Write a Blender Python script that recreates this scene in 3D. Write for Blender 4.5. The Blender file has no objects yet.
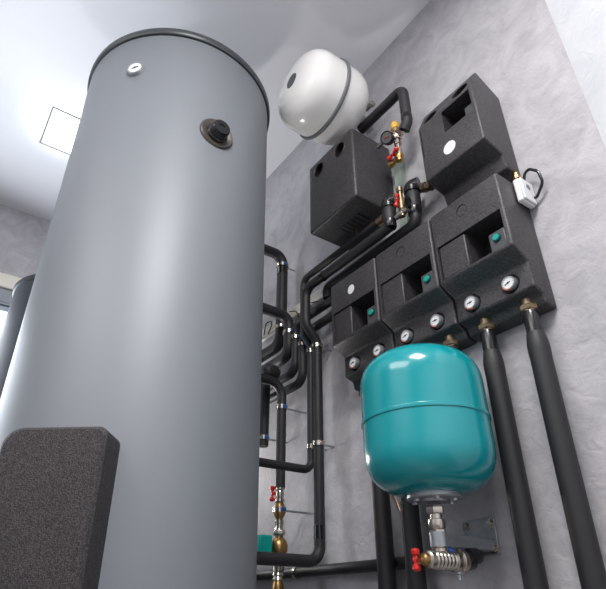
import bpy, bmesh, math
from mathutils import Vector, Matrix
D = bpy.data
COL = bpy.context.scene.collection
sc = bpy.context.scene
# ------------------------------------------------------------------ camera
F = 528.26
RX = Vector((0.57371839, -0.41997251, -0.70318582))   # world X in lens axes (right, down, forward)
RY = Vector((0.81905263, 0.2941764, 0.49255765))
RZ = Vector((0.0, -0.85853557, 0.512754))
ZC = 0.45
cam = D.cameras.new('camera'); cam_o = D.objects.new('camera', cam); COL.objects.link(cam_o)
cam.sensor_width = 36; cam.sensor_fit = 'HORIZONTAL'; cam.lens = F / 606 * 36
cam.clip_start = 0.02
right = Vector((RX[0], RY[0], RZ[0])); down = Vector((RX[1], RY[1], RZ[1])); fwd = Vector((RX[2], RY[2], RZ[2]))
m = Matrix((right, -down, -fwd)).transposed().to_4x4(); m.translation = Vector((0, 0, ZC))
cam_o.matrix_world = m
sc.camera = cam_o
# ------------------------------------------------------------------ view, world, lights
sc.view_settings.view_transform = 'Standard'; sc.view_settings.look = 'None'
sc.view_settings.gamma = 1.0; sc.view_settings.exposure = 0.0; sc.view_settings.use_curve_mapping = False
w = D.worlds.new('sky'); sc.world = w; w.use_nodes = True
w.node_tree.nodes['Background'].inputs[0].default_value = (0.80, 0.90, 1.0, 1)
w.node_tree.nodes['Background'].inputs[1].default_value = 2.0
def area(name, loc, target, sx, sy, power, color=(1, 1, 1)):
    l = D.lights.new(name, 'AREA'); l.shape = 'RECTANGLE'; l.size = sx; l.size_y = sy
    l.energy = power; l.color = color
    o = D.objects.new(name, l); COL.objects.link(o); o.location = loc
    o.rotation_euler = (Vector(target) - Vector(loc)).to_track_quat('-Z', 'Y').to_euler()
    return o
area('window_daylight', (-3.20, -0.30, 1.35), (0, 0.3, 1.3), 1.3, 1.2, 38, (0.86, 0.93, 1.0))
area('ceiling_lamp_light', (0.12, -0.10, ZC + 2.22), (0.12, -0.10, 0), 0.7, 0.6, 58, (1, 0.97, 0.95))
area('rear_fill_light', (-0.6, -1.7, ZC + 2.22), (-0.6, -1.7, 0), 1.8, 1.2, 45, (1, 0.97, 0.95))  # wide unseen fill light added behind the camera
area('hidden_low_light', (-2.55, 0.99, 0.95), (-1.3, 1.0, ZC + 1.9), 0.16, 0.20, 8, (1, 0.97, 0.94))  # unseen light added low behind the tank for the vessel's ceiling shadow
fl = D.lights.new('bounce_flash', 'SPOT'); fl.energy = 42; fl.spot_size = math.radians(36); fl.spot_blend = 1.0; fl.shadow_soft_size = 0.06
fl.color = (0.88, 0.93, 1.0)
fo = D.objects.new('bounce_flash', fl); COL.objects.link(fo); fo.location = (-0.9, -0.75, 0.7)
fo.rotation_euler = (Vector((-1.80, 0.02, ZC + 2.26)) - Vector((-0.9, -0.75, 0.7))).to_track_quat('-Z', 'Y').to_euler()

# ------------------------------------------------------------------ picking points from the photograph's view
def ray(px, py):
    c = Vector((px - 303, py - 294.5, F))
    return Vector((RX.dot(c), RY.dot(c), RZ.dot(c)))
def aY(px, py, y):
    r = ray(px, py); r = r * (y / r.y); return Vector((r.x, r.y, r.z + ZC))
def aX(px, py, x):
    r = ray(px, py); r = r * (x / r.x); return Vector((r.x, r.y, r.z + ZC))
def aZ(px, py, z):
    r = ray(px, py); r = r * ((z - ZC) / r.z); return Vector((r.x, r.y, z))
def acyl(px, py, cx, cy, R):
    r = ray(px, py); a = r.x**2 + r.y**2; b = -2 * (r.x * cx + r.y * cy); c = cx * cx + cy * cy - R * R
    t = (-b - math.sqrt(max(b * b - 4 * a * c, 0))) / (2 * a); r = r * t
    return Vector((r.x, r.y, r.z + ZC))

# ------------------------------------------------------------------ materials
def mat(name, color, rough=0.5, metal=0.0, bump=None, mottle=None, spec=0.5, coat=0.0, emit=None, speck=None):
    m = D.materials.new(name); m.use_nodes = True; nt = m.node_tree; b = nt.nodes['Principled BSDF']
    b.inputs['Base Color'].default_value = (*color, 1); b.inputs['Roughness'].default_value = rough
    b.inputs['Metallic'].default_value = metal; b.inputs['Specular IOR Level'].default_value = spec
    b.inputs['Coat Weight'].default_value = coat; b.inputs['Coat Roughness'].default_value = 0.08
    tc = nt.nodes.new('ShaderNodeTexCoord')
    if emit:
        b.inputs['Emission Color'].default_value = (*emit[0], 1); b.inputs['Emission Strength'].default_value = emit[1]
    col_sock = None
    if mottle:                       # (scale, second colour)
        n = nt.nodes.new('ShaderNodeTexNoise'); n.inputs['Scale'].default_value = mottle[0]; n.inputs['Detail'].default_value = 8
        n.inputs['Roughness'].default_value = 0.65; n.inputs['Distortion'].default_value = 0.8
        nt.links.new(tc.outputs['Object'], n.inputs['Vector'])
        cr = nt.nodes.new('ShaderNodeValToRGB'); cr.color_ramp.elements[0].position = 0.36; cr.color_ramp.elements[1].position = 0.64
        cr.color_ramp.elements[0].color = (*mottle[1], 1); cr.color_ramp.elements[1].color = (*color, 1)
        nt.links.new(n.outputs['Fac'], cr.inputs['Fac']); nt.links.new(cr.outputs[0], b.inputs['Base Color'])
        col_sock = cr.outputs[0]
    if speck:                        # (scale, colour): foam beads
        v = nt.nodes.new('ShaderNodeTexVoronoi'); v.inputs['Scale'].default_value = speck[0]
        nt.links.new(tc.outputs['Object'], v.inputs['Vector'])
        s = nt.nodes.new('ShaderNodeSeparateColor'); nt.links.new(v.outputs['Color'], s.inputs[0])
        cr = nt.nodes.new('ShaderNodeValToRGB'); cr.color_ramp.elements[0].position = 0.1; cr.color_ramp.elements[1].position = 1.0
        cr.color_ramp.elements[0].color = (*color, 1); cr.color_ramp.elements[1].color = (*speck[1], 1)
        nt.links.new(s.outputs[0], cr.inputs['Fac']); nt.links.new(cr.outputs[0], b.inputs['Base Color'])
        bp = nt.nodes.new('ShaderNodeBump'); bp.inputs['Strength'].default_value = 0.35; bp.inputs['Distance'].default_value = 0.002
        nt.links.new(v.outputs['Distance'], bp.inputs['Height']); nt.links.new(bp.outputs[0], b.inputs['Normal'])
    if bump:                         # (scale, strength, distance)
        n = nt.nodes.new('ShaderNodeTexNoise'); n.inputs['Scale'].default_value = bump[0]; n.inputs['Detail'].default_value = 6
        n.inputs['Distortion'].default_value = 1.2
        nt.links.new(tc.outputs['Object'], n.inputs['Vector'])
        bp = nt.nodes.new('ShaderNodeBump'); bp.inputs['Strength'].default_value = bump[1]; bp.inputs['Distance'].default_value = bump[2]
        nt.links.new(n.outputs['Fac'], bp.inputs['Height']); nt.links.new(bp.outputs[0], b.inputs['Normal'])
    return m
M = dict(
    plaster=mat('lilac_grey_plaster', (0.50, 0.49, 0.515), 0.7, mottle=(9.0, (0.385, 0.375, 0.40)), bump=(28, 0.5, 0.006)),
    plaster_lit=mat('lit_grey_plaster', (0.76, 0.78, 0.81), 0.75, mottle=(5.0, (0.67, 0.69, 0.73)), bump=(28, 0.4, 0.005)),  # wall plaster lightened: the stronger light on the angled wall is in the colour
    ceiling=mat('white_ceiling_paint', (0.80, 0.80, 0.83), 0.6, bump=(3, 0.05, 0.004)),
    floor=mat('grey_floor_tile', (0.17, 0.165, 0.165), 0.35, mottle=(3, (0.14, 0.135, 0.135))),
    trim=mat('cream_window_trim', (0.72, 0.68, 0.60), 0.4),
    frame_grey=mat('grey_window_profile', (0.22, 0.24, 0.28), 0.35),
    tank=mat('silver_grey_jacket', (0.20, 0.215, 0.236), 0.50, 0.15, coat=0.0, bump=(2.2, 0.08, 0.01)),
    tank2=mat('slate_grey_jacket', (0.05, 0.055, 0.066), 0.5, 0.0, spec=.2),
    cap=mat('dark_grey_plastic_rim', (0.045, 0.05, 0.055), 0.35),
    foam=mat('black_epp_foam', (0.022, 0.021, 0.023), 0.42, speck=(300, (0.066, 0.061, 0.064))),
    foam_rough=mat('coarse_black_foam', (0.008, 0.0075, 0.008), 0.6, speck=(420, (0.060, 0.050, 0.053))),
    foam_dark=mat('black_foam_recess', (0.012, 0.012, 0.013), 0.7),
    rubber=mat('black_rubber_insulation', (0.017, 0.017, 0.019), 0.55, bump=(60, 0.15, 0.002)),
    tape=mat('glossy_black_tape', (0.012, 0.012, 0.014), 0.22),
    teal=mat('teal_enamel', (0.0, 0.285, 0.32), 0.22, coat=0.6),
    teal_p=mat('green_plastic', (0.0, 0.33, 0.29), 0.35),
    white=mat('cream_white_enamel', (0.88, 0.87, 0.84), 0.25, coat=0.5),
    white_p=mat('white_plastic', (0.78, 0.79, 0.80), 0.35),
    grey_p=mat('grey_plastic', (0.20, 0.21, 0.22), 0.4),
    dgrey_p=mat('dark_grey_plastic', (0.07, 0.075, 0.08), 0.4),
    band=mat('grey_band_rubber', (0.16, 0.17, 0.18), 0.45),
    brass=mat('brass', (0.44, 0.27, 0.11), 0.36, 1.0),
    dull_brass=mat('dull_bronze_brass', (0.26, 0.20, 0.13), 0.45, 1.0),
    nickel=mat('nickel_plated_brass', (0.55, 0.50, 0.44), 0.25, 1.0),
    steel=mat('galvanised_steel', (0.46, 0.48, 0.50), 0.40, 0.7, mottle=(40, (0.36, 0.38, 0.40))),
    strut=mat('pale_green_painted_rail', (0.38, 0.45, 0.40), 0.45, 0.2),
    red=mat('red_handle_paint', (0.62, 0.015, 0.012), 0.35),
    blue=mat('blue_plastic', (0.02, 0.13, 0.45), 0.35),
    yellow=mat('yellow_plastic_cap', (0.80, 0.48, 0.05), 0.4),
    orange=mat('orange_scale_mark', (0.75, 0.16, 0.03), 0.5),
    black=mat('black_print', (0.01, 0.01, 0.01), 0.5),
    bronze=mat('brown_rosette_metal', (0.13, 0.11, 0.10), 0.35, 0.6),
    copper=mat('copper_tube', (0.45, 0.28, 0.19), 0.35, 1.0),
    lamp=mat('lit_opal_diffuser', (0.9, 0.9, 0.9), 0.5, emit=((1, 1, 1), 9.0)),
)
g = D.materials.new('window_glass'); g.use_nodes = True; nt = g.node_tree; nt.nodes.clear()
o_ = nt.nodes.new('ShaderNodeOutputMaterial'); mx = nt.nodes.new('ShaderNodeMixShader'); mx.inputs[0].default_value = 0.08
t_ = nt.nodes.new('ShaderNodeBsdfTransparent'); gl = nt.nodes.new('ShaderNodeBsdfGlossy'); gl.inputs['Roughness'].default_value = 0.02
nt.links.new(t_.outputs[0], mx.inputs[1]); nt.links.new(gl.outputs[0], mx.inputs[2]); nt.links.new(mx.outputs[0], o_.inputs[0])
M['glass'] = g

# ------------------------------------------------------------------ mesh helpers
ORG = {}
def V(*a): return Vector(a)
def obj(name, bm, material, parent=None, smooth=True, bevel=0, seg=2, label=None, angle=35):
    me = D.meshes.new(name)
    org = ORG.get(parent.name, V(0, 0, 0)) if parent else V(0, 0, 0)
    bmesh.ops.recalc_face_normals(bm, faces=bm.faces)
    bm.transform(Matrix.Translation(-org)); bm.to_mesh(me); bm.free()
    mats = material if isinstance(material, list) else [material]
    for k in mats: me.materials.append(M[k])
    o = D.objects.new(name, me); COL.objects.link(o)
    if parent: o.parent = parent
    ORG[o.name] = org
    if smooth:
        for p in me.polygons: p.use_smooth = True
        me.set_sharp_from_angle(angle=math.radians(angle))
    if bevel:
        b = o.modifiers.new('bevel', 'BEVEL'); b.width = bevel; b.segments = seg; b.limit_method = 'ANGLE'; b.angle_limit = math.radians(40)
        b.harden_normals = False
    if label: o['label'] = label
    return o
def thing(name, label, cat, loc, group=None):
    o = D.objects.new(name, None); COL.objects.link(o); o.location = loc; o.empty_display_size = 0.05
    ORG[o.name] = Vector(loc); o['label'] = label; o['category'] = cat
    if group: o['group'] = group
    return o
def tag(o, label, cat, group=None):
    o['label'] = label; o['category'] = cat
    if group: o['group'] = group
    return o
def struct(name, bm, material, **k):
    o = obj(name, bm, material, **k)
    o['kind'] = 'structure'
    return o
def box(bm, lo, hi):
    r = bmesh.ops.create_cube(bm, size=1)['verts']
    for v in r:
        v.co = V(*[lo[i] + (v.co[i] + 0.5) * (hi[i] - lo[i]) for i in range(3)])
    return r
def BOX(lo, hi):
    bm = bmesh.new(); box(bm, lo, hi); return bm
def basis(axis):
    a = Vector(axis).normalized()
    u = a.cross(V(0, 0, 1)) if abs(a.z) < 0.9 else a.cross(V(0, 1, 0))
    u.normalize(); return u, a.cross(u).normalized(), a
def lathe(bm, org, axis, prof, n=32, a0=0, cap=True):
    """prof: list of (radius, height along axis)"""
    u, v, a = basis(axis); org = Vector(org); rings = []
    for r, h in prof:
        if r < 1e-6: rings.append([bm.verts.new(org + a * h)])
        else: rings.append([bm.verts.new(org + a * h + (u * math.cos(a0 + 2 * math.pi * i / n) + v * math.sin(a0 + 2 * math.pi * i / n)) * r) for i in range(n)])
    for A, B in zip(rings, rings[1:]):
        for i in range(n):
            j = (i + 1) % n
            if len(A) == 1 and len(B) == 1: continue
            if len(A) == 1: bm.faces.new((A[0], B[i], B[j]))
            elif len(B) == 1: bm.faces.new((A[i], A[j], B[0]))
            else: bm.faces.new((A[i], A[j], B[j], B[i]))
    for R in (rings[0], rings[-1]) if cap else ():
        if len(R) > 1: bm.faces.new(R)
    return bm
def LATHE(org, axis, prof, n=32, a0=0, cap=True): return lathe(bmesh.new(), org, axis, prof, n, a0, cap)
def cyl(bm, a, b, r, n=20):
    a = Vector(a); b = Vector(b); return lathe(bm, a, b - a, [(r, 0), (r, (b - a).length)], n)
def CYL(a, b, r, n=20): return cyl(bmesh.new(), a, b, r, n)
def fillet(pts, R, k=8):
    pts = [Vector(p) for p in pts]; out = [pts[0]]
    for i in range(1, len(pts) - 1):
        p = pts[i]; d0 = (pts[i - 1] - p); d1 = (pts[i + 1] - p); l0, l1 = d0.length, d1.length
        d0.normalize(); d1.normalize(); ang = d0.angle(d1)
        if ang > 3.1: out.append(p); continue
        t = min(R / math.tan(ang / 2), l0 * 0.48, l1 * 0.48); r = t * math.tan(ang / 2)
        c = p + (d0 + d1).normalized() * (r / math.sin(ang / 2))
        a = p + d0 * t - c; b = p + d1 * t - c; tot = a.angle(b)
        for q in range(k + 1):
            s = q / k
            out.append(c + (a * math.sin((1 - s) * tot) + b * math.sin(s * tot)) / math.sin(tot))
    out.append(pts[-1]); return out
def sweep(bm, pts, r, n=16, cap=True):
    rings = []; prev = None
    for i, p in enumerate(pts):
        t = (pts[min(i + 1, len(pts) - 1)] - pts[max(i - 1, 0)]).normalized()
        if prev is None: u, v, _ = basis(t)
        else:
            u = prev - t * prev.dot(t); u.normalize(); v = t.cross(u)
        prev = u; rr = r[i] if isinstance(r, list) else r
        rings.append([bm.verts.new(p + (u * math.cos(2 * math.pi * j / n) + v * math.sin(2 * math.pi * j / n)) * rr) for j in range(n)])
    for A, B in zip(rings, rings[1:]):
        for i in range(n): bm.faces.new((A[i], A[(i + 1) % n], B[(i + 1) % n], B[i]))
    if cap:
        bm.faces.new(rings[0]); bm.faces.new(rings[-1])
    return bm
def TUBE(pts, r, R=0.04, n=16): return sweep(bmesh.new(), fillet(pts, R), r, n)
def prism(prof, x0, x1):
    """profile of (y, z) extruded along x"""
    bm = bmesh.new(); a = [bm.verts.new((x0, y, z)) for y, z in prof]; b = [bm.verts.new((x1, y, z)) for y, z in prof]
    bm.faces.new(a); bm.faces.new(b[::-1])
    for i in range(len(prof)):
        j = (i + 1) % len(prof); bm.faces.new((a[i], b[i], b[j], a[j]))
    return bm
def cut(o, bms):
    """carve the given shapes out of an object and bake the result into its mesh"""
    tmp = []
    for bm in bms:
        me = D.meshes.new('cut'); bmesh.ops.recalc_face_normals(bm, faces=bm.faces)
        bm.transform(Matrix.Translation(-ORG[o.name])); bm.to_mesh(me); bm.free()
        c = D.objects.new('cut', me); COL.objects.link(c); tmp.append(c)
        bpy.context.view_layer.update(); c.matrix_world = o.matrix_world.copy()
        b = o.modifiers.new('cut', 'BOOLEAN'); b.operation = 'DIFFERENCE'; b.object = c; b.solver = 'EXACT'
    bpy.context.view_layer.update()
    dg = bpy.context.evaluated_depsgraph_get(); me = D.meshes.new_from_object(o.evaluated_get(dg))
    o.modifiers.clear(); o.data = me
    for c in tmp: D.objects.remove(c)
    for p in me.polygons: p.use_smooth = True
    me.set_sharp_from_angle(angle=math.radians(35))
def cut_local(o, bm): cut(o, [bm])
def hexnut(bm, org, axis, r, h):
    return lathe(bm, org, axis, [(r * 0.9, 0), (r, h * 0.15), (r, h * 0.85), (r * 0.9, h)], 6)

# ------------------------------------------------------------------ room shell
CH = ZC + 2.26; WY = 1.2; LX = -3.29; KX = -0.352
struct('floor', BOX((LX - .2, -2.6, -0.1), (1.7, 1.4, 0)), 'floor', smooth=False)
struct('ceiling', BOX((LX - .2, -2.7, CH), (1.8, 1.5, CH + 0.12)), 'ceiling', smooth=False)
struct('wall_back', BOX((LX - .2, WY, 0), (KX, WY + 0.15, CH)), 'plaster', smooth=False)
# the wall that turns away at the right, its stronger light painted in as paler plaster
bm = bmesh.new(); a = V(KX, WY, 0); b = V(1.6, 0.25, 0); nrm = V(0.95, 1.95, 0).normalized() * 0.15
vs = [bm.verts.new(p) for p in (a, b, b + nrm, a + nrm)]; vt = [bm.verts.new(v.co + V(0, 0, CH)) for v in vs]
bm.faces.new(vs); bm.faces.new(vt)
for i in range(4): bm.faces.new((vs[i], vs[(i + 1) % 4], vt[(i + 1) % 4], vt[i]))
struct('wall_angled', bm, 'plaster_lit', smooth=False)
struct('wall_right', BOX((1.6, -2.6, 0), (1.7, 0.4, CH)), 'plaster_lit', smooth=False)
struct('wall_front', BOX((LX - .2, -2.7, 0), (1.7, -2.6, CH)), 'plaster', smooth=False)
# left wall with the window opening
WZ0, WZ1, WY0, WY1 = 0.75, 2.10, -1.05, 0.42
bm = bmesh.new()
box(bm, (LX - .2, -2.6, 0), (LX, WY0, CH)); box(bm, (LX - .2, WY1, 0), (LX, WY, CH))
box(bm, (LX - .2, WY0, 0), (LX, WY1, WZ0)); box(bm, (LX - .2, WY0, WZ1), (LX, WY1, CH))
struct('wall_left', bm, 'plaster', smooth=False)

def px(p):
    p = Vector(p) - V(0, 0, ZC); c = RX * p.x + RY * p.y + RZ * p.z
    return 303 + F * c[0] / c[2], 294.5 + F * c[1] / c[2]
def window():
    bm = bmesh.new(); x0, x1 = LX - 0.10, LX - 0.03
    for lo, hi in (((x0, WY0, WZ0), (x1, WY1, WZ0 + .07)), ((x0, WY0, WZ1 - .07), (x1, WY1, WZ1)), ((x0, WY0, WZ0 + .07), (x1, WY0 + .07, WZ1 - .07)),
                   ((x0, WY1 - .07, WZ0 + .07), (x1, WY1, WZ1 - .07)), ((x0, -0.35, WZ0 + .07), (x1, -0.28, WZ1 - .07))): box(bm, lo, hi)
    f = struct('window_1', bm, 'frame_grey', smooth=False, bevel=0.004)
    bm = bmesh.new(); box(bm, (LX - .07, WY0 + .07, WZ0 + .07), (LX - .064, -0.35, WZ1 - .07)); box(bm, (LX - .07, -0.28, WZ0 + .07), (LX - .064, WY1 - .07, WZ1 - .07))
    p = obj('window_pane', bm, 'glass', f, smooth=False)
    bm = bmesh.new(); box(bm, (LX, WY0 - .06, WZ1 + .019), (LX + .04, WY1 + .06, WZ1 + .112))
    struct('trim_1', bm, 'trim', smooth=False, bevel=0.006)
    bm = BOX((LX, WY0 - .02, WZ1 - .075), (LX + .026, WY1 + .02, WZ1 + 0.018))
    struct('trim_2', bm, 'frame_grey', smooth=False, bevel=0.006)
window()

# ------------------------------------------------------------------ ceiling lamp
def ceiling_lamp(name, x0, y0, s, label, group=None):
    t = thing(name, label, 'ceiling lamp', (x0 - s / 2, y0 + s / 2, CH), group)
    z1, z0 = CH - 0.004, CH - 0.05
    bm = bmesh.new(); xa, xb, ya, yb = x0 - s, x0, y0, y0 + s; f = 0.012
    for lo, hi in (((xa, ya, z0), (xb, ya + f, z0 + .006)), ((xa, yb - f, z0), (xb, yb, z0 + .006)), ((xa, ya + f, z0), (xa + f, yb - f, z0 + .006)), ((xb - f, ya + f, z0), (xb, yb - f, z0 + .006))): box(bm, lo, hi)
    obj('frame', bm, 'grey_p', t, smooth=False)
    obj('diffuser', BOX((xa + f + .001, ya + f + .001, z0 + .001), (xb - f - .001, yb - f - .001, CH)), 'lamp', t, smooth=False)
LC = aZ(52, 106, CH - .05)
ceiling_lamp('ceiling_lamp', LC.x, LC.y, 0.30, 'glowing square white ceiling lamp partly hidden by the big grey tank')

# ------------------------------------------------------------------ big tank
TR = 0.37; TD = TR / math.sin(math.radians(13.05))
def tcen(z):                              # the tank leans by about one degree
    k = (z - ZC) / 1.85; a = math.radians(72.45 + 1.2 * k); return V(-TD * math.sin(a), TD * math.cos(a), 0)
TTOP = ZC + 1.858
TX, TY = tcen(0).x, tcen(0).y
TSH = (tcen(TTOP) - tcen(0)) / TTOP       # shift per metre of height
def onT(px_, py_):                         # point on the jacket, in the upright tank's own frame
    c = tcen(1.5)
    for _ in range(4):
        q = acyl(px_, py_, c.x, c.y, TR); c = tcen(q.z)
    return q - TSH * q.z
def tank():
    t = thing('hot_water_tank', 'huge silver-grey cylindrical hot water tank with black rim, filling the left of the view', 'water tank', (TX, TY, 0))
    o = V(TX, TY, 0); h = TTOP
    t.rotation_euler = (-math.atan(TSH.y), math.atan(TSH.x), 0); t.location.z = 0.008
    obj('jacket', LATHE(o, (0, 0, 1), [(TR - .02, 0.06), (TR, 0.075), (TR, h - .045), (TR - .004, h - .038), (TR - .02, h - .036)], 128), 'tank', t)
    obj('base_ring', LATHE(o, (0, 0, 1), [(TR - .03, 0), (TR - .01, 0.005), (TR - .01, 0.06), (TR - .03, 0.062)], 96), 'cap', t)
    obj('top_cap', LATHE(o, (0, 0, 1), [(TR - .03, h - .04), (TR + .006, h - .04), (TR + .01, h - .034), (TR + .01, h - .014), (TR + .004, h - .003), (TR - .02, h), (0, h + .015)], 128), 'cap', t)
    # thermometer
    c = onT(136, 71); n = (c - V(TX, TY, c.z)).normalized()
    th = obj('thermometer', LATHE(c - n * .006, n, [(.031, 0), (.031, .012), (.028, .018), (.026, .018), (.025, .016), (0, .016)], 40), 'steel', t)
    u, v, _ = basis(n)
    obj('dial', LATHE(c + n * .0102, n, [(.0235, 0), (.0235, .0008), (0, .0008)], 32), 'white_p', th)
    bm = bmesh.new(); cyl(bm, c + n * .0122 - u * .013 - v * .002, c + n * .0122 + u * .011 + v * .004, .0016, 8)
    lathe(bm, c + n * .011, n, [(.004, 0), (.003, .003), (0, .003)], 16)
    obj('needle', bm, 'black', th)
    # flange plug
    c = onT(216.5, 136); n = (c - V(TX, TY, c.z)).normalized()
    obj('rosette', LATHE(c - n * .012, n, [(.062, 0), (.062, .014), (.058, .019), (.050, .018), (.040, .013), (.034, .012)], 48), 'bronze', t)
    p = obj('plug', LATHE(c - n * .002, n, [(.038, 0), (.038, .010), (.034, .014), (.032, .036), (.029, .041), (.012, .041), (.011, .038), (0, .038)], 40), 'tape', t)
    # lower black cover
    return t, onT(121, 441)
tk, edge = tank()
def tank_cover(t):
    # upright slab of coarse foam on the tank, its right flank notched where it meets the jacket
    dep = 0.095
    az = math.atan2(-ray(107, 433).x, ray(107, 433).y); h = V(-math.sin(az), math.cos(az), 0)
    e = V(edge.x, edge.y, 0) + V(TSH.x, TSH.y, 0) * edge.z
    b = h.dot(e); disc = b * b - e.dot(e) + dep * dep; tt = b - math.sqrt(max(disc, 0)); f = h * tt
    n = (f - e).normalized(); d = V(0, 0, 1).cross(n); az3 = math.atan2(-ray(2, 436).x, ray(2, 436).y)
    if d.x > 0: d = -d
    # width until the left edge of the photograph's slab
    hl = V(-math.sin(az3), math.cos(az3), 0); nl = V(hl.y, -hl.x, 0); L = -f.dot(nl) / d.dot(nl)
    L = min(max(L, .2), .5)
    off = V(TSH.x, TSH.y, 0) * edge.z
    f = f - off; zt = edge.z; H = .52
    def outline(ins, zl):
        r = .04; p = []
        for k in range(7):
            a = math.pi / 2 * k / 6; p.append((ins + r * .5 * (1 - math.cos(a)), zt - ins - r * .5 + r * .5 * math.sin(a)))
        for k in range(7):
            a = math.pi / 2 * (1 - k / 6); p.append((L - ins - r + r * math.cos(a), zt - ins - r + r * math.sin(a)))
        return p + [(L - ins, zl + ins), (ins, zl + ins)]
    bm = bmesh.new(); rings = []
    for o_, ins in ((0, .006), (-.006, 0), (-dep - .10, 0)):
        rings.append([bm.verts.new(f + d * q + n * o_ + V(0, 0, z)) for q, z in outline(ins, zt - H)])
    for A, B in zip(rings, rings[1:]):
        for i in range(len(A)): bm.faces.new((A[i], A[(i + 1) % len(A)], B[(i + 1) % len(A)], B[i]))
    bm.faces.new(rings[0]); bm.faces.new(rings[-1])
    o = obj('service_cover', bm, 'foam_rough', t, label='black coarse foam cover low on the grey jacket')
    z1 = edge.z - (edge.z - ZC) * (485 - 441) / 152; z0 = edge.z - (edge.z - ZC) * (535 - 441) / 152
    c = bmesh.new(); vs = box(c, (-.02, -.5, z0), (.22, -dep + .048, z1))
    for v in vs: v.co = f + d * v.co.x + n * v.co.y + V(0, 0, v.co.z)
    cut_local(o, c)
tank_cover(tk)

# second tank behind
def tank_two():
    r = ray(38, 273); 
    az = math.radians(81.3); Dd = 2.76; cx, cy = -Dd * math.sin(az), Dd * math.cos(az); R = 0.30
    hd = math.hypot(r.x, r.y); h = ZC + r.z / hd * (Dd - R) * 1.035
    t = thing('storage_tank', 'slate-grey cylindrical tank with black rim, behind the big tank near the window', 'water tank', (cx, cy, 0))
    o = V(cx, cy, 0)
    obj('jacket', LATHE(o, (0, 0, 1), [(R - .02, 0.04), (R, 0.05), (R, h - .03), (R - .01, h - .028)], 96), 'tank2', t)
    obj('top_cap', LATHE(o, (0, 0, 1), [(R - .02, h - .03), (R + .008, h - .03), (R + .01, h - .01), (R, h), (0, h + .01)], 96), 'cap', t)
    obj('base_ring', LATHE(o, (0, 0, 1), [(R - .02, 0), (R - .005, .003), (R - .005, .04)], 64), 'cap', t)
tank_two()

# ------------------------------------------------------------------ pump groups
def gauge(t, x, z, y, tilt):
    ru = obj('thermometer_ring', LATHE((x, y + .004, z), (0, -1, 0), [(.026, 0), (.026, .004), (.024, .007), (.022, .007), (.021, 0.002), (0, .002)], 36), 'tape', t)
    dl = obj('thermometer', LATHE((x, y, z), (0, -1, 0), [(.0195, 0), (.0195, .013), (.0185, .0155), (.0165, .0155), (.0160, .013), (0, .013)], 36), 'steel', t, label='round white-faced thermometer')
    obj('dial', LATHE((x, y - .0132, z), (0, -1, 0), [(.0158, 0), (.0158, .0006), (0, .0006)], 32), 'white_p', dl, smooth=False)
    bm = bmesh.new(); ca, sa = math.cos(tilt), math.sin(tilt)
    cyl(bm, (x - .010 * ca, y - .0148, z - .010 * sa), (x + .007 * ca, y - .0148, z + .007 * sa), .0011, 8)
    lathe(bm, (x, y - .0138, z), (0, -1, 0), [(.0025, 0), (.0025, .002), (0, .002)], 12)
    for k in range(9):
        a = math.radians(210 - k * 30)
        cyl(bm, (x + .0115 * math.cos(a), y - .0139, z + .0115 * math.sin(a)), (x + .0142 * math.cos(a), y - .0139, z + .0142 * math.sin(a)), .0005, 5)
    obj('needle', bm, 'black', dl)
    bm = bmesh.new()
    pts = [V(x + .0192 * math.cos(math.radians(a)), y - .0135, z + .0192 * math.sin(math.radians(a))) for a in range(190, 300, 10)]
    sweep(bm, pts, .0016, 8)
    obj('scale_mark', bm, 'orange', dl)
def pump(t, x, z, y0, y1):
    """circulator seen inside the recess; its face looks out of the wall"""
    p = obj('circulator_pump', LATHE((x, y1, z), (0, -1, 0), [(.040, 0), (.040, .03), (.036, .035), (.034, y1 - y0 - .004), (.030, y1 - y0)], 40), 'grey_p', t)
    obj('control_face', BOX((x - .027, y0 - .012, z - .034), (x + .027, y0 + .002, z + .032)), 'dgrey_p', p, bevel=.005)
    obj('knob', LATHE((x, y0 - .011, z + .008), (0, -1, 0), [(.0105, 0), (.0105, .007), (.009, .009), (0, .009)], 24), 'teal_p', p, label='teal green knob')
    obj('knob_ring', LATHE((x, y0 - .011, z + .008), (0, -1, 0), [(.0135, 0), (.0135, .002), (.0105, .002)], 24), 'black', p)
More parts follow.
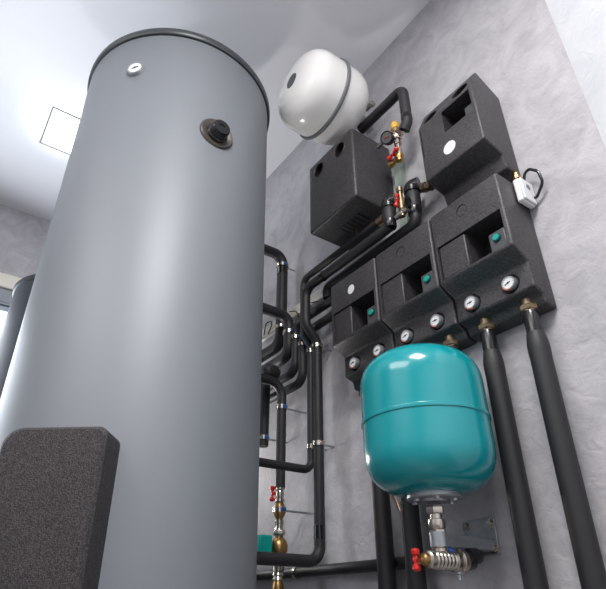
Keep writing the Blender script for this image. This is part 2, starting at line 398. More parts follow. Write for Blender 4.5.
def pump_group(cx, label, sticker, tilt):
    x0, x1 = cx - .122, cx + .126
    t = thing('pump_group', label, 'pump group', (cx, WY, ZC + .667), 'pump groups in the row of three')
    z = lambda v: ZC + v
    YF = 1.065; YC = 1.1175
    fs = obj('shell', prism([(YF, z(1.052)), (YF, z(.803)), (YC, z(.772)), (YC, z(.697)), (1.150, z(.686)), (1.157, z(.660)), (1.2, z(.655)), (1.2, z(1.052))], x0, x1), 'foam', t, bevel=.007, seg=3)
    ox0, oxm, ox1, oz0, oz1 = cx - .110, cx - .013, cx + .112, z(.812), z(.928)
    cuts = [BOX((oxm, YF - .02, oz0), (ox1, 1.165, oz1)), BOX((ox0, YF - .02, oz0), (oxm + .004, YF + .016, oz1))]
    for gx in (cx - .062, cx + .062):
        cuts.append(LATHE((gx, YC - .02, z(.732)), (0, 1, 0), [(.0275, 0), (.0275, .024)], 36))
    cuts.append(LATHE((cx - .004, YF - .01, z(1.0)), (0, 1, 0), [(.020, 0), (.020, .0125)], 40) if not sticker else
                LATHE((cx - .004, YF - .01, z(.985)), (0, 1, 0), [(.0185, 0), (.0185, .0115)], 40))
    cut(fs, cuts)
    if not sticker:
        obj('round_pad', LATHE((cx - .003, YF + .006, z(.999)), (0, -1, 0), [(.0175, 0), (.0165, .0055), (0, .0055)], 32), 'foam', t)
    else:
        obj('round_sticker', LATHE((cx - .004, YF + .0015, z(.985)), (0, -1, 0), [(.018, 0), (.018, .001), (0, .001)], 40), 'white_p', t, smooth=False, label='round white sticker')
    obj('panel', BOX((ox0 + .002, YF + .004, oz0 + .002), (oxm - .001, YF + .018, oz1 - .002)), 'foam', t, bevel=.004)
    pump(t, cx + .074, z(.853), YF + .032, 1.163)
    for k, gx in enumerate((cx - .062, cx + .062)): gauge(t, gx, z(.732), YC + .003, tilt[k])
    # brass unions under the shell
    for gx in (PX[(cx, 0)], PX[(cx, 1)]):
        bm = bmesh.new(); c = V(gx, 1.154, z(.686))
        lathe(bm, c, (0, 0, -1), [(.015, -.004), (.015, .012), (.019, .012), (.019, .016)], 24)
        hexnut(bm, c - V(0, 0, .014), (0, 0, -1), .0235, .016)
        lathe(bm, c - V(0, 0, .030), (0, 0, -1), [(.018, 0), (.018, .006), (.016, .008)], 24)
        obj('pipe_union', bm, 'dull_brass', t, label='dull brass pipe union')
A_ = (-1.218, -.964, -.711)
PX = {(A_[2], 1): -.636, (A_[2], 0): -.768, (A_[1], 1): -.895, (A_[1], 0): -1.03, (A_[0], 1): -1.126, (A_[0], 0): -1.24}
pump_group(A_[0], 'black foam pump group with round white sticker, leftmost in the row of three', True, (.15, .1))
pump_group(A_[1], 'black foam pump group in the middle of the row of three, above the teal vessel', False, (.3, .0))
pump_group(A_[2], 'black foam pump group at the right end of the row, above two thick pipes', False, (.1, .3))

def top_group():
    x0, x1 = -.813, -.583; cx = (x0 + x1) / 2; z = lambda v: ZC + v
    t = thing('pump_group', 'large black foam pump group mounted above the other three, with white round sticker', 'pump group', (cx, WY, ZC + 1.11))
    YF = 1.05
    fs = obj('shell', prism([(YF, z(1.412)), (YF, z(1.176)), (1.128, z(1.156)), (1.138, z(1.108)), (1.2, z(1.100)), (1.2, z(1.450)), (1.093, z(1.505))], x0, x1), 'foam', t, bevel=.006, seg=3)
    cut(fs, [BOX((-.709, YF - .03, z(1.309)), (x1 - .014, 1.15, z(1.402))),
             BOX((x0 + .008, YF - .02, z(1.275)), (x0 + .0115, YF + .006, z(1.402))),
             LATHE((x0 + .048, 1.02, z(1.443)), (0, 1, 0), [(.028, 0), (.028, .13)], 36), LATHE((x1 - .054, 1.02, z(1.446)), (0, 1, 0), [(.031, 0), (.031, .13)], 36)])
    obj('round_sticker', LATHE((-.703, YF + .0005, z(1.238)), (0, -1, 0), [(.0235, 0), (.0235, .001), (0, .001)], 40), 'white_p', t, smooth=False, label='round white sticker')
    obj('inner_block', BOX((-.640, YF + .022, z(1.310)), (x1 - .016, 1.148, z(1.368))), 'dgrey_p', t, bevel=.004)
top_group()

def left_box():
    x0, x1, y0, z0, z1 = -1.374, -1.084, .994, ZC + 1.292, ZC + 1.648
    t = thing('insulated_housing', 'black foam box with two round holes in its front, below the white vessel', 'insulated box', ((x0 + x1) / 2, WY, z0))
    fs = obj('housing', BOX((x0, y0, z0), (x1, WY, z1)), 'foam', t, bevel=.010, seg=3)
    cuts = [LATHE((c.x, y0 - .02, c.z), (0, 1, 0), [(.0325, 0), (.0325, .06)], 40) for c in (aY(339.4, 149.5, y0), aY(318.9, 169.8, y0))]
    for k in range(6):
        cuts.append(BOX((x0 + .10 + k * .022, y0 + .075, z0 - .01), (x0 + .108 + k * .022, y0 + .135, z0 + .003)))
    cut(fs, cuts)
    for c in (aY(339.4, 149.5, y0), aY(318.9, 169.8, y0)):
        obj('hole_shade_cup', LATHE((c.x, y0 + .035, c.z), (0, -1, 0), [(0, .001), (.0322, .001), (.0322, .030)], 40, 0, False), 'black', t)  # black cup paints in the shade inside the hole
        obj('hole_rim', LATHE((c.x, y0 + .003, c.z), (0, -1, 0), [(.0327, .0031), (.0355, .003), (.0355, .005), (.0327, .006), (.0317, .004), (.0317, .001)], 40, 0, False), 'bronze', t)
    bm = CYL((x0 + .13, y0 + .14, z0 + .004), (x0 + .13, y0 + .14, z0 - .03), .009)
    obj('drain_stub', bm, 'copper', t)
left_box()

# ------------------------------------------------------------------ white expansion vessel
def white_vessel():
    cx, cz, R = -1.185, ZC + 1.868, .172; yf, yb = .772, 1.100; ym = .935
    t = thing('expansion_vessel', 'cream-white round expansion vessel with grey band, high up under the ceiling', 'expansion vessel', (cx, WY, cz))
    prof = []
    def dome(y0, depth, sgn):
        out = []
        for k in range(13):
            a = math.pi / 2 * k / 12
            rr = R * (math.sin(a) ** .62 if a > 0 else 0); yy = y0 + sgn * (-depth * (math.cos(a) ** .80 if k < 12 else 0)); out.append((rr, yy))
        return out
    f = [(r, y) for r, y in dome(yf + .10, .10, 1)]
    b = [(r, y) for r, y in dome(yb - .125, .125, -1)][::-1]
    obj('shell', LATHE((cx, 0, cz), (0, 1, 0), f + b, 72), 'white', t)
    obj('band', LATHE((cx, 0, cz), (0, 1, 0), [(R - .004, ym - .008), (R + .006, ym - .008), (R + .009, ym - .005), (R + .009, ym + .005), (R + .006, ym + .008), (R - .004, ym + .008)], 72), 'band', t)
    obj('end_cap', LATHE((cx, yf + .006, cz), (0, -1, 0), [(.036, -.004), (.036, .004), (.032, .007), (0, .008)], 40), 'dgrey_p', t, label='dark grey round cap')
    bm = LATHE((cx, yb - .004, cz), (0, 1, 0), [(.05, 0), (.05, .008), (.02, .01), (.018, .05), (.03, .052), (.03, WY - yb + .004)], 32)
    obj('wall_mount', bm, 'steel', t)
    c = aY(371, 105, 1.10)
    bm = CYL(c + V(-.03, 0, 0), c + V(.012, 0, 0), .010); hexnut(bm, c + V(.0, 0, 0), (1, 0, 0), .016, .014)
    obj('connection_nipple', bm, 'nickel', t)
white_vessel()

# ------------------------------------------------------------------ teal vessel with its fittings and bracket
def teal_vessel():
    cx, cy, R = -.892, .998, .1565; zb = ZC + .229; zt = ZC + .588; zs = ZC + .400
    t = thing('expansion_vessel', 'glossy teal expansion vessel standing on a pipe bracket, below the black pump groups', 'expansion vessel', (cx, cy, zb - .008))
    prof = []
    n = 14
    for k in range(n + 1):
        a = math.pi / 2 * k / n
        prof.append((R * math.sin(a) ** .62 if k else 0.0, zb + .105 - .105 * (math.cos(a) ** .85 if k < n else 0)))
    prof += [(R, zs - .006), (R + .0025, zs - .004), (R + .003, zs), (R + .0025, zs + .004), (R, zs + .006)]
    for k in range(n + 1):
        a = math.pi / 2 * (1 - k / n)
        prof.append((R * math.sin(a) ** .66 if k < n else 0.0, zt - .10 + .10 * (math.cos(a) ** .85 if k else 0)))
    obj('shell', LATHE((cx, cy, 0), (0, 0, 1), prof, 96), 'teal', t)
    fl = obj('flange', LATHE((cx, cy, zb + .004), (0, 0, -1), [(.055, 0), (.062, .002), (.063, .010), (.060, .013), (.030, .013), (.028, .018), (.0, .018)], 48), 'steel', t)
    for k in range(6):
        a = math.radians(20 + 60 * k)
        bm = bmesh.new(); hexnut(bm, (cx + .049 * math.cos(a), cy + .049 * math.sin(a), zb - .008), (0, 0, -1), .0065, .007)
        obj('bolt', bm, 'steel', fl)
    return cx, cy, zb
tcx, tcy, tzb = teal_vessel()
def safety_set():
    cx, cy = tcx, tcy; z = tzb - .020
    t = thing('shut_off_fitting', 'column of nickel-plated fittings hanging under the teal vessel, with a red butterfly handle', 'pipe fitting', (cx, cy, z - .15))
    bm = bmesh.new(); d = (0, 0, -1)
    hexnut(bm, (cx, cy, z), d, .021, .020)
    lathe(bm, (cx, cy, z - .020), d, [(.014, 0), (.014, .010), (.019, .012), (.020, .020), (.019, .030), (.016, .034)], 28)
    hexnut(bm, (cx, cy, z - .052), d, .0185, .012)
    lathe(bm, (cx, cy, z - .064), d, [(.015, 0), (.015, .026), (.0175, .028), (.0175, .034), (.014, .037)], 28)
    obj('riser', bm, 'nickel', t)
    zc = z - .117
    # tee body running from the handle back towards the wall, ribbed, with its brass drain in front
    pa, pb = aX(427, 561.5, cx), aX(464, 559.5, cx); zc = (pa.z + pb.z) / 2; Ls = pb.y - pa.y; y0 = pa.y
    bm = bmesh.new(); c = V(cx, cy, zc)
    prof = [(.012, 0), (.018, .004), (.019, .012), (.0165, .016)]; k0 = .018
    while k0 < Ls - .045:
        prof += [(.0165, k0), (.0195, k0 + .003), (.0195, k0 + .007), (.0165, k0 + .010)]; k0 += .0115
    prof += [(.017, Ls - .042), (.023, Ls - .040), (.024, Ls - .030), (.020, Ls - .026), (.020, Ls - .022), (.025, Ls - .020), (.025, Ls - .008), (.020, Ls)]
    lathe(bm, (cx, y0, zc), (0, 1, 0), prof, 28)
    obj('tee_body', bm, 'nickel', t)
    obj('tee_neck', LATHE((cx, cy, zc), (0, 0, 1), [(.0145, 0), (.0145, z - .100 - zc)], 24), 'nickel', t)
    obj('drain_nozzle', LATHE((cx, y0 + .004, zc), (-.25, -1, 0), [(.013, 0), (.0135, .010), (.010, .014), (.0105, .022), (.0075, .022), (.007, .014), (0, .014)], 24), 'brass', t, label='yellow brass drain nozzle')
    h = V(cx - .020, y0 - .010, zc); bm = bmesh.new()
    cyl(bm, h + V(.018, .008, 0), h + V(-.008, 0, 0), .007, 14)
    for s in (-1, 1):
        lathe(bm, h + V(-.002, 0, s * .002), (0, 0, s), [(.005, 0), (.0045, .006), (.0085, .009), (.0095, .016), (.007, .020), (0, .021)], 14)
    obj('butterfly_handle', bm, 'red', t, label='red butterfly handle')
    obj('coupling', CYL((cx, pb.y - .002, zc), (cx, 1.095, zc + .004), .0205, 24), 'tape', t, label='black coupling towards the wall pipe')
    obj('sight_plug', LATHE((cx, cy + .03, zc + .016), (0, 0, 1), [(.010, 0), (.010, .008), (.006, .011), (0, .011)], 16), 'blue', t, label='small blue plug')
    bm = LATHE((cx + .002, cy + .05, zc - .016), (0, 0, -1), [(.009, 0), (.009, .010), (.006, .012), (.006, .022), (0, .024)], 16)
    obj('lower_screw', bm, 'steel', t)
    # bracket plate
    b = thing('wall_bracket', 'galvanised steel bracket plate bolted to the wall, its arm carrying the teal vessel', 'bracket', (cx - .01, WY, z - .11))
    zp0, zp1 = ZC + .114, ZC + .199; xp0, xp1 = -.982, -.882
    obj('plate', BOX((xp0, WY - .006, zp0), (xp1, WY, zp1)), 'steel', b, bevel=.002)
    for sx in (xp0 + .012, xp1 - .012):
        for sz in (zp0 + .014, zp1 - .014):
            bm = bmesh.new(); hexnut(bm, (sx, WY - .006, sz), (0, -1, 0), .0085, .008); lathe(bm, (sx, WY - .006, sz), (0, -1, 0), [(.012, 0), (.012, .0015)], 20)
            obj('bolt', bm, 'nickel', b)
    za = z - .073
    obj('arm', BOX((cx - .028, cy + .018, za - .014), (cx + .0, WY - .006, za + .014)), 'steel', b, bevel=.003)
    bm = LATHE((cx, cy, za - .015), (0, 0, 1), [(.0155, 0), (.020, 0), (.020, .030), (.0155, .030)], 28)
    obj('collar', bm, 'steel', b)
safety_set()

# ------------------------------------------------------------------ pipes
def pipe(label, pts, r, R=.05, cat='insulated pipe', m='rubber', name='insulated_pipe', n=18, sleeves=(), group=None):
    pts = [Vector(p) for p in pts]
    if not sleeves:
        o = obj(name, TUBE(pts, r, R, n), m); return tag(o, label, cat, group)
    t = thing(name, label, cat, tuple(pts[0]), group)
    obj('foam_tube', TUBE(pts, r, R, n), m, t)
    for s in sleeves:                # (a, b, radius, material): taped or coupled stretches
        if len(s) == 4: a, b, rr, mm = s; obj('tape_sleeve', CYL(a, b, rr, 20), mm, t)
    return t
def clamp(label, c, r, tab=(1, 0, 0), blue=True, group='pipe clamps', wall=True, axis=(0, 0, 1)):
    """two half bands round the pipe, a tab with screw, and a stud into the wall"""
    c = Vector(c); t = thing('pipe_clamp', label, 'pipe clamp', tuple(c), group)
    A = Vector(axis).normalized()
    bm = LATHE(c - A * .008, A, [(r + .0005, 0), (r + .0035, 0), (r + .0035, .016), (r + .0005, .016)], 28)
    obj('band', bm, 'nickel', t)
    tb = Vector(tab).normalized(); s = A.cross(tb)
    bm = bmesh.new(); cyl(bm, c + tb * (r + .002) - s * .009, c + tb * (r + .002) + s * .009, .0065, 10)
    obj('screw_tab', bm, 'blue' if blue else 'nickel', t)
    bm = bmesh.new(); cyl(bm, c - tb * (r + .002) - s * .009, c - tb * (r + .002) + s * .009, .006, 10)
    obj('screw_tab', bm, 'nickel', t)
    if wall:
        obj('wall_stud', CYL(c + V(0, r, 0), V(c.x, WY, c.z), .004, 10), 'steel', t)
Yp = 1.13
# thick pipes going down under the pump groups
def riser(x, label, top=.640, y=1.152, lean=0, r=1.0):
    t = thing('insulated_pipe', label, 'insulated pipe', (x, y, 0))
    zt = ZC + top; t.rotation_euler[1] = lean
    obj('foam_tube', LATHE((x, y, 0), (0, 0, 1), [(.022, 0.0), (.0255, .02), (.0255, zt - .13), (.0265, zt - .11), (.0262, zt - .09), (.022, zt - .062), (.020, zt - .058)], 32), 'rubber', t)
    obj('tape_sleeve', LATHE((x, y, 0), (0, 0, 1), [(.0205, zt - .07), (.0205, zt - .01), (.018, zt)], 28), 'tape', t)
riser(-.650, 'thick black insulated pipe under the right end of the pump row, nearest the pale wall', .652, lean=.015)
riser(-.778, 'thick black insulated pipe running down just right of the teal vessel', .652, lean=.010)
riser(aY(411.6, 530, 1.132).x, 'black insulated pipe below the teal vessel, left of the metal fittings', .652, 1.132)
riser(aY(383.5, 530, 1.132).x, 'black insulated pipe at the left edge of the teal vessel, passing over the level pipe', .652, 1.132)
st = thing('insulated_pipe', 'short pipe behind the teal vessel under the middle pump group', 'insulated pipe', (-.895, 1.152, ZC + .60))
obj('foam_tube', TUBE([(-.895, 1.152, ZC + .655), (-.895, 1.172, ZC + .52), (-1.01, 1.172, ZC + .52)], .018, .03), 'rubber', st)
# thin copper line between them
c0 = aY(359, 388, 1.185); c1 = aY(403, 522, 1.185)
tag(obj('thin_tube', TUBE([aY(357, 384, 1.19), aY(366, 420, 1.19), aY(404, 520, 1.19)], .0035, .05, 10), 'copper'), 'thin copper tube running down the wall behind the teal vessel', 'tube')

# wall pipes between the tank and the pump groups
rowg = 'pipes coming from the tank'
def p(px_, py_, y=Yp): return aY(px_, py_, y)
x1 = -1.785
pipe('black insulated pipe turning down from the tank, topmost of the bundle beside it',
     [(x1, .85, ZC + 1.475), (x1, Yp, ZC + 1.475), (x1, Yp, ZC + 1.005), (-2.15, Yp, ZC + 1.005)], .0255, .05,
     sleeves=[((x1, Yp, ZC + 1.425), (x1, Yp, ZC + 1.37), .0265, 'tape')])
clamp('blue-tabbed pipe clamp below the topmost pipe bend beside the tank', (x1, Yp, ZC + 1.418), .0265)
clamp('pipe clamp on the left vertical pipe above the lower bends', (x1, Yp, ZC + 1.085), .0255)
x2 = -1.722
pipe('black insulated pipe leaving the tank over the bundle, bending down then back left',
     [(x2 * .985, .80, ZC + 1.098), (x2 * .985, 1.115, ZC + 1.098), (x2 * .985, 1.115, ZC + .915), (-2.15, 1.115, ZC + .915)], .0235, .05)
clamp('pipe clamp on the second vertical pipe from the tank', (x2 * .985, 1.115, ZC + 1.02), .0235)
x3 = -1.668
pipe('black pipe, third of the lower bends, running right behind the white-stickered pump group',
     [(-1.25, Yp, ZC + 1.052), (x3, Yp, ZC + 1.052), (x3, Yp, ZC + .835), (-2.15, Yp, ZC + .835)], .018, .045)
clamp('pipe clamp on the third vertical pipe from the tank', (x3, Yp, ZC + .988), .018)
x4 = -1.615
pipe('black pipe, fourth and lowest of the bends, running right behind the white-stickered pump group',
     [(-1.25, Yp, ZC + .982), (x4, Yp, ZC + .982), (x4, Yp, ZC + .775), (-2.15, Yp, ZC + .775)], .018, .045)
clamp('pipe clamp on the fourth vertical pipe from the tank', (x4, Yp, ZC + .935), .018)
# the two long thin verticals
pipe('thin long black pipe turning towards the tank halfway down the wall, left of the pair',
     [(-1.04, 1.11, ZC + 1.228), (-1.580, 1.11, ZC + 1.228), (-1.580, 1.11, ZC + .96), (-1.560, Yp, ZC + .91), (-1.562, Yp, ZC + .425), (-1.562, .84, ZC + .425)], .0145, .035,
     sleeves=[((-1.10, 1.11, ZC + 1.228), (-1.07, 1.11, ZC + 1.228), .0165, 'copper')])
pipe('long black pipe running furthest down the wall to a low bend, right of the pair',
     [(-1.008, 1.075, ZC + 1.136), (-1.515, 1.075, ZC + 1.136), (-1.515, 1.075, ZC + .97), (-1.516, Yp, ZC + .91), (-1.518, Yp, ZC + .133), (-1.518, .84, ZC + .133)], .0185, .045,
     sleeves=[((-1.518, Yp, ZC + .24), (-1.518, Yp, ZC + .20), .0195, 'tape'), ((-1.40, 1.075, ZC + 1.136), (-1.385, 1.075, ZC + 1.136), .021, 'tape')])
clamp('upper silver clamp on the thin long pipe', (-1.560, Yp, ZC + .885), .0145, blue=False)
clamp('upper silver clamp on the long pipe that runs furthest down', (-1.516, Yp, ZC + .890), .0185, blue=False)
clamp('lower silver clamp on the thin long pipe', (-1.562, Yp, aY(311, 447, Yp).z), .0145, blue=False)
clamp('lower silver clamp on the long pipe that runs furthest down', (-1.518, Yp, aY(318, 444, Yp).z), .0185, blue=False)
# third conduit behind the row
pipe('black pipe just above the pump row, ending in a bend at the stickered group',
     [(-.940, Yp, ZC + 1.19), (-.940, Yp, ZC + 1.128), (-1.440, Yp, ZC + 1.124), (-1.440, Yp, ZC + 1.075)], .0205, .035)
# insulated valve stubs
def stub(x, y, z0, z1, r, label, to):
    t = thing('insulated_valve', label, 'insulated valve', (x, y, ZC + z0))
    obj('foam_tube', LATHE((x, y, ZC), (0, 0, 1), [(r * .9, z0), (r, z0 + .008), (r, z1 - .018), (r * .92, z1 - .012)], 32), 'rubber', t)
    obj('foam_tee', TUBE([(x, y, ZC + z1 - .012), (x, y, ZC + z1 + .015), (x + .028, y + .012, ZC + z1 + .015)], r * 1.12, .02, 28), 'tape', t)
    obj('tape_sleeve', LATHE((x, y, ZC), (0, 0, 1), [(r * .8, z0 - .028), (r * .92, z0 - .022), (r * .92, z0 + .004)], 28), 'tape', t)
    bm = bmesh.new(); c = V(x + .032, y + .014, ZC + z1 - .004)
    lathe(bm, c, (1, 0, -.45), [(.012, -.004), (.012, .006), (.019, .008), (.019, .022), (.014, .024), (.014, .036), (.018, .038), (.018, .05)], 8)
    obj('brass_union', bm, to, t, label='brass union')
stub(-1.008, 1.075, 1.155, 1.224, .0235, 'short thick insulated valve beside the two-holed box', 'nickel')
stub(-.940, Yp, 1.190, 1.274, .0265, 'tall thick insulated valve stub left of the upper pump group', 'dull_brass')

# left bundle: small vertical pipe by the tank edge, the ball end and the boiler-water drop
Yq = 1.085
xq = aY(264, 420, Yq).x
pipe('short black vertical pipe right at the edge of the big tank', [(xq, Yq, ZC + .84), (xq, Yq, ZC + .56)], .0215, .03)
clamp('blue-tabbed clamp on the short pipe at the tank edge', (xq, Yq, aY(264, 438, Yq).z), .0215)
cb = aY(267.5, 371.5, 1.03)
bm = LATHE(cb, (0, -1, 0), [(.0, -.052), (.02, -.05), (.033, -.03)] + [(.033 * math.cos(a / 8 * math.pi / 2), .030 * math.sin(a / 8 * math.pi / 2)) for a in range(8)] + [(0, .030)], 32)
tag(obj('insulated_pipe_end', bm, 'rubber'), 'rounded black insulation end poking out below the pipe bends', 'insulated pipe')
Y7 = 1.085
c7 = aY(281, 440, Y7)
pipe('black insulated pipe arching from the tank down to the red-handled valve', [(c7.x, .80, aY(281, 384, Y7).z), (c7.x, Y7, aY(281, 384, Y7).z), (c7.x, Y7, aY(280, 488, Y7).z)], .0185, .06)
clamp('blue-tabbed clamp on the pipe above the red-handled valve', (c7.x, Y7, aY(281, 408, Y7).z), .0185)

# brass valve and pump column
def column():
    x, y = c7.x, Y7; z = lambda py: aY(280, py, Y7).z
    t = thing('valve_column', 'column of brass valves with a red handle hanging under the pipe near the tank', 'valve', (x, y, z(589)))
    d = (0, 0, -1)
    def seg(name, py0, py1, prof, m, n=24, **k):
        a, b = z(py0), z(py1); L = a - b
        return obj(name, LATHE((x, y, a), d, [(r, s * L) for r, s in prof], n), m, t, **k)
    seg('shut_off_valve', 487, 502, [(.013, 0), (.017, .05), (.017, .2), (.013, .25), (.017, .5), (.013, .75), (.018, .8), (.018, 1)], 'nickel')
    seg('check_valve', 502, 519, [(.012, 0), (.017, .15), (.021, .35), (.021, .65), (.017, .85), (.012, 1)], 'brass')
    seg('union', 519, 530, [(.013, 0), (.016, .1), (.015, .5), (.013, .7), (.016, 1)], 'nickel')
    seg('union_nut', 530, 535, [(.020, 0), (.022, .2), (.022, .8), (.020, 1)], 'nickel', 8)
    seg('lower_neck', 535, 538, [(.015, 0), (.015, 1)], 'dull_brass')
    seg('pump_housing', 537, 558, [(.014, 0), (.024, .12), (.031, .35), (.031, .65), (.024, .88), (.014, 1)], 'brass')
    seg('lower_pipe', 558, 566, [(.014, 0), (.014, 1)], 'dull_brass')
    seg('lower_union', 566, 580, [(.014, 0), (.021, .03), (.021, .35), (.015, .4), (.020, .65), (.015, .7), (.020, 1)], 'nickel', 12)
    seg('lower_valve', 580, 600, [(.014, 0), (.018, .2), (.022, .6), (.016, 1)], 'brass')
    c = V(x, y, z(493)); bm = bmesh.new(); hd = V(-.85, -.5, 0).normalized()
    cyl(bm, c, c + hd * .03, .006, 12)
    for s in (-1, 1): lathe(bm, c + hd * .031 + V(0, 0, s * .003), (0, 0, s), [(.006, 0), (.005, .008), (.0095, .011), (.0105, .018), (.007, .023), (0, .024)], 14)
    obj('butterfly_handle', bm, 'red', t, label='red butterfly handle')
    ct = V(x, y, z(510))
    pc = V(x, y, z(545.5))
    # green motor lying towards the tank
    b = obj('pump_motor', BOX((pc.x - .115, pc.y - .088, pc.z - .028), (pc.x + .016, pc.y - .033, pc.z + .030)), 'teal_p', t, bevel=.006, label='green pump motor')
    obj('control_face', LATHE((pc.x - .112, pc.y - .06, pc.z), (-1, 0, 0), [(.026, 0), (.026, .01), (.022, .014), (0, .014)], 24), 'white_p', b)
    obj('pump_cable', TUBE([(pc.x - .10, pc.y - .05, pc.z + .03), (pc.x - .10, pc.y - .05, pc.z + .06), (pc.x - .14, pc.y - .03, pc.z + .075), (pc.x - .19, pc.y - .02, pc.z + .04)], .004, .02, 10), 'white_p', b)
column()
clamp('blue-tabbed clamp round the brass check valve under the red handle', (c7.x, Y7, aY(280, 510, Y7).z), .021)
# bottom horizontal pipe
zb1 = ZC + .1125
pipe('black level pipe along the bottom of the wall, behind the brass column', [(-2.2, 1.175, zb1), (-.935, 1.175, zb1), (tcx, 1.115, zb1 - .004), (tcx, 1.09, zb1 - .006)], .0165, .03)
clamp('blue-tabbed clamp on the level pipe at the bottom of the wall', (aY(297, 573, 1.175).x, 1.175, zb1), .0165, axis=(1, 0, 0), tab=(0, 0, 1))

# cable trunking along the wall behind the bundle
tr = thing('cable_trunking', 'white cable trunking running level along the wall behind the pipe bundle', 'cable trunking', (-1.8, WY, ZC + 1.14))
obj('base', BOX((-2.6, WY - .018, ZC + 1.145), (-1.36, WY, ZC + 1.192)), 'white_p', tr, bevel=.002)
obj('lid', BOX((-2.6, WY - .024, ZC + 1.143), (-1.36, WY - .0182, ZC + 1.194)), 'trim', tr, bevel=.002)
def cable(label, pts, r=.003, m='tape'):
    return tag(obj('cable', TUBE(pts, r, .02, 8), m), label, 'cable')
cable('thin black cable looping out over the white trunking beside the tank', [aY(264, 335, 1.17), aY(266, 323, 1.165), aY(274, 320, 1.165), aY(268, 334, 1.17)])
cable('thin black cable curl right of the long wall pipes', [aY(311, 303, 1.15), aY(318, 301, 1.14), aY(324, 305, 1.14), aY(318, 309, 1.165)], .0025)
cable('thin black cable curl over the second pipe bend', [aY(289, 312, 1.15), aY(296, 311, 1.14), aY(300, 319, 1.15)], .0025)

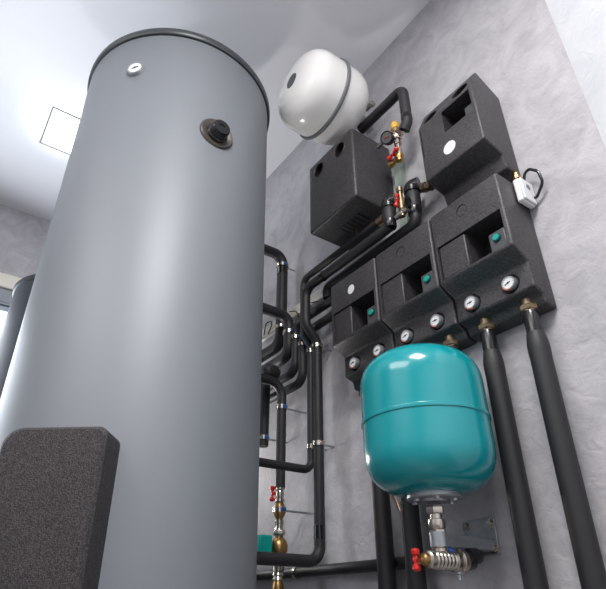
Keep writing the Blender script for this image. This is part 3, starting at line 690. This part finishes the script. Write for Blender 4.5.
# ------------------------------------------------------------------ pressure gauge group and its pipe loop
def gauge_group():
    Y = 1.10
    q = lambda a, b, y=Y: aY(a, b, y)
    e1, e2, e3 = q(402.5, 89), q(405.5, 123), q(398, 134)
    t = thing('insulated_pipe', 'black insulated pipe loop bending down to the yellow-capped safety valve', 'insulated pipe', tuple(e1))
    obj('foam_tube', TUBE([V(e1.x - .25, e1.y, e1.z), e1, V(e1.x, e1.y, e2.z), V(e1.x - .02, e1.y, e2.z - .030)], .0205, .032, 20), 'rubber', t)
    obj('tape_sleeve', CYL(V(e1.x, e1.y, e2.z + .03), V(e1.x, e1.y, e2.z + .008), .0215, 24), 'tape', t)
    t = thing('safety_valve_group', 'brass safety valve with yellow cap, black pressure gauge and red handle', 'valve', tuple(q(398, 165)))
    s = 1 / 262.0
    c = q(397, 136)
    bm = bmesh.new()
    lathe(bm, c + V(0, 0, -.02), (0, 0, 1), [(.014, 0), (.018, .006), (.018, .03), (.013, .036)], 20)
    lathe(bm, c, (-1, 0, 0), [(.013, -.022), (.013, .026)], 20)
    lathe(bm, c, (1, -.2, .3), [(.012, 0), (.017, .015), (.017, .03)], 8)
    obj('cross_body', bm, 'nickel', t)
    a = q(395.5, 129)
    bm = LATHE(c + V(-.004, 0, .014), (0, 0, 1), [(.012, 0), (.016, .004), (.016, .022), (.011, .026)], 20)
    obj('valve_bonnet', bm, 'brass', t)
    obj('cap', LATHE(c + V(-.004, 0, .040), (0, 0, 1), [(.015, 0), (.017, .004), (.016, .026), (.012, .032), (0, .034)], 12), 'yellow', t, label='yellow cap')
    g = q(387.5, 138, 1.075); ax = V(.25, -1, -.45)
    gg = obj('pressure_gauge', LATHE(g, ax, [(.010, -.03), (.025, -.014), (.0265, .008), (.025, .011), (.0235, .011), (.023, .008), (0, .008)], 32), 'tape', t, label='black pressure gauge')
    axn = ax.normalized(); obj('dial', LATHE(g + axn * .0082, ax, [(.021, 0), (.021, .0006), (0, .0006)], 28), 'dgrey_p', gg, smooth=False)
    u, v, _ = basis(ax)
    bm = bmesh.new(); cyl(bm, g + axn * .0105 - u * .012, g + axn * .0105 + u * .010, .0013, 8)
    obj('needle', bm, 'red', gg)
    # stem down with ball valve and red lever
    bm = LATHE(c + V(.0, 0, -.018), (0, 0, -1), [(.010, 0), (.010, .012), (.014, .014), (.014, .030), (.010, .032), (.010, .055), (.013, .057), (.013, .085)], 20)
    obj('riser', bm, 'nickel', t)
    d = c + V(.002, -.004, -.112)
    bm = LATHE(d + V(0, 0, .016), (0, 0, -1), [(.010, 0), (.015, .006), (.015, .022), (.011, .028), (.011, .038), (.006, .04)], 20)
    lathe(bm, d, (-1, 0, -.1), [(.011, 0), (.011, .03), (.014, .032), (.014, .05), (.008, .052)], 16)
    obj('drain_body', bm, 'brass', t)
    h = d + V(-.010, -.022, .010); bm = bmesh.new(); cyl(bm, h + V(0, .02, 0), h, .006, 12)
    for sg in (-1, 1): lathe(bm, h + V(sg * .003, 0, sg * .002), (sg, 0, sg * .30), [(.006, 0), (.005, .008), (.009, .011), (.010, .020), (.006, .025), (0, .026)], 14)
    obj('butterfly_handle', bm, 'red', t, label='red butterfly handle')
    # discharge stub to the box
    tag(obj('connection_tube', CYL(q(386, 140), V(-1.055, 1.10, q(386, 140).z), .008, 14), 'nickel'), 'short silver tube between the pressure gauge and the two-holed box', 'tube')
    # vertical rail
    r0 = q(397.5, 165, 1.18)
    x = r0.x
    bm = BOX((x - .018, 1.172, ZC + 1.10), (x + .018, WY, r0.z + .03))
    o = tag(obj('mounting_rail', bm, 'strut', bevel=.002), 'pale green-grey vertical mounting rail on the wall below the red handle', 'rail')
    # lower valve with red handle
    c = q(402.5, 213, 1.075)
    t = thing('ball_valve', 'small brass ball valve with red handle between the two insulated stubs', 'valve', tuple(c))
    bm = LATHE(c + V(0, 0, .115), (0, 0, -1), [(.006, 0), (.011, .004), (.011, .022), (.008, .024), (.008, .06), (.012, .064), (.012, .10), (.009, .104), (.009, .13)], 18)
    obj('valve_body', bm, 'dull_brass', t)
    h = c + V(0, -.022, .045); bm = bmesh.new(); cyl(bm, h + V(0, .02, 0), h, .005, 12)
    for sg in (-1, 1): lathe(bm, h + V(0, 0, sg * .003), (sg * .3, 0, sg), [(.005, 0), (.004, .007), (.0075, .010), (.0085, .018), (.005, .022), (0, .023)], 14)
    obj('butterfly_handle', bm, 'red', t, label='red butterfly handle')
    bm = LATHE(c + V(-.03, 0, .0), (1, 0, 0), [(.010, 0), (.010, .012), (.014, .014), (.014, .034), (.010, .036), (.010, .055)], 18)
    obj('side_union', bm, 'nickel', t)
gauge_group()

# ------------------------------------------------------------------ white sensor box with cable
def sensor():
    x = -.582
    a = aX(520, 180, x + .012); b = aX(531, 205, x + .012)
    cy = 1.155; t = thing('sensor_box', 'small white sensor box clipped to the right side of the pump groups', 'sensor', (x, cy, (a.z + b.z) / 2))
    z1, z0 = a.z, b.z
    obj('housing', BOX((x - .0, 1.136, z0 - .004), (x + .018, 1.196, z1 - .006)), 'white_p', t, bevel=.004)
    obj('lid', BOX((x + .0182, 1.138, z0 - .002), (x + .025, 1.194, z1 - .008)), 'white_p', t, bevel=.003)
    obj('button', LATHE((x + .025, 1.166, (z0 + z1) / 2 + .008), (1, 0, 0), [(.009, 0), (.009, .001), (0, .001)], 16), 'grey_p', t)
    bm = LATHE((x + .009, 1.152, z1 - .006), (0, 0, 1), [(.006, 0), (.006, .008), (.010, .009), (.010, .018), (.006, .020), (.006, .03)], 8)
    obj('brass_screw', bm, 'brass', t, label='small brass screw')
    pts = [V(x + .010, 1.175, z1 - .010), aY(525, 168, 1.17), aY(538, 171, 1.17), aY(543, 182, 1.175), aY(537, 197, 1.185), V(x + .022, 1.186, z0 + .02)]
    tag(obj('cable', TUBE(pts, .0042, .025, 10), 'tape'), 'black cable looping out beside the white sensor box', 'cable')
sensor()
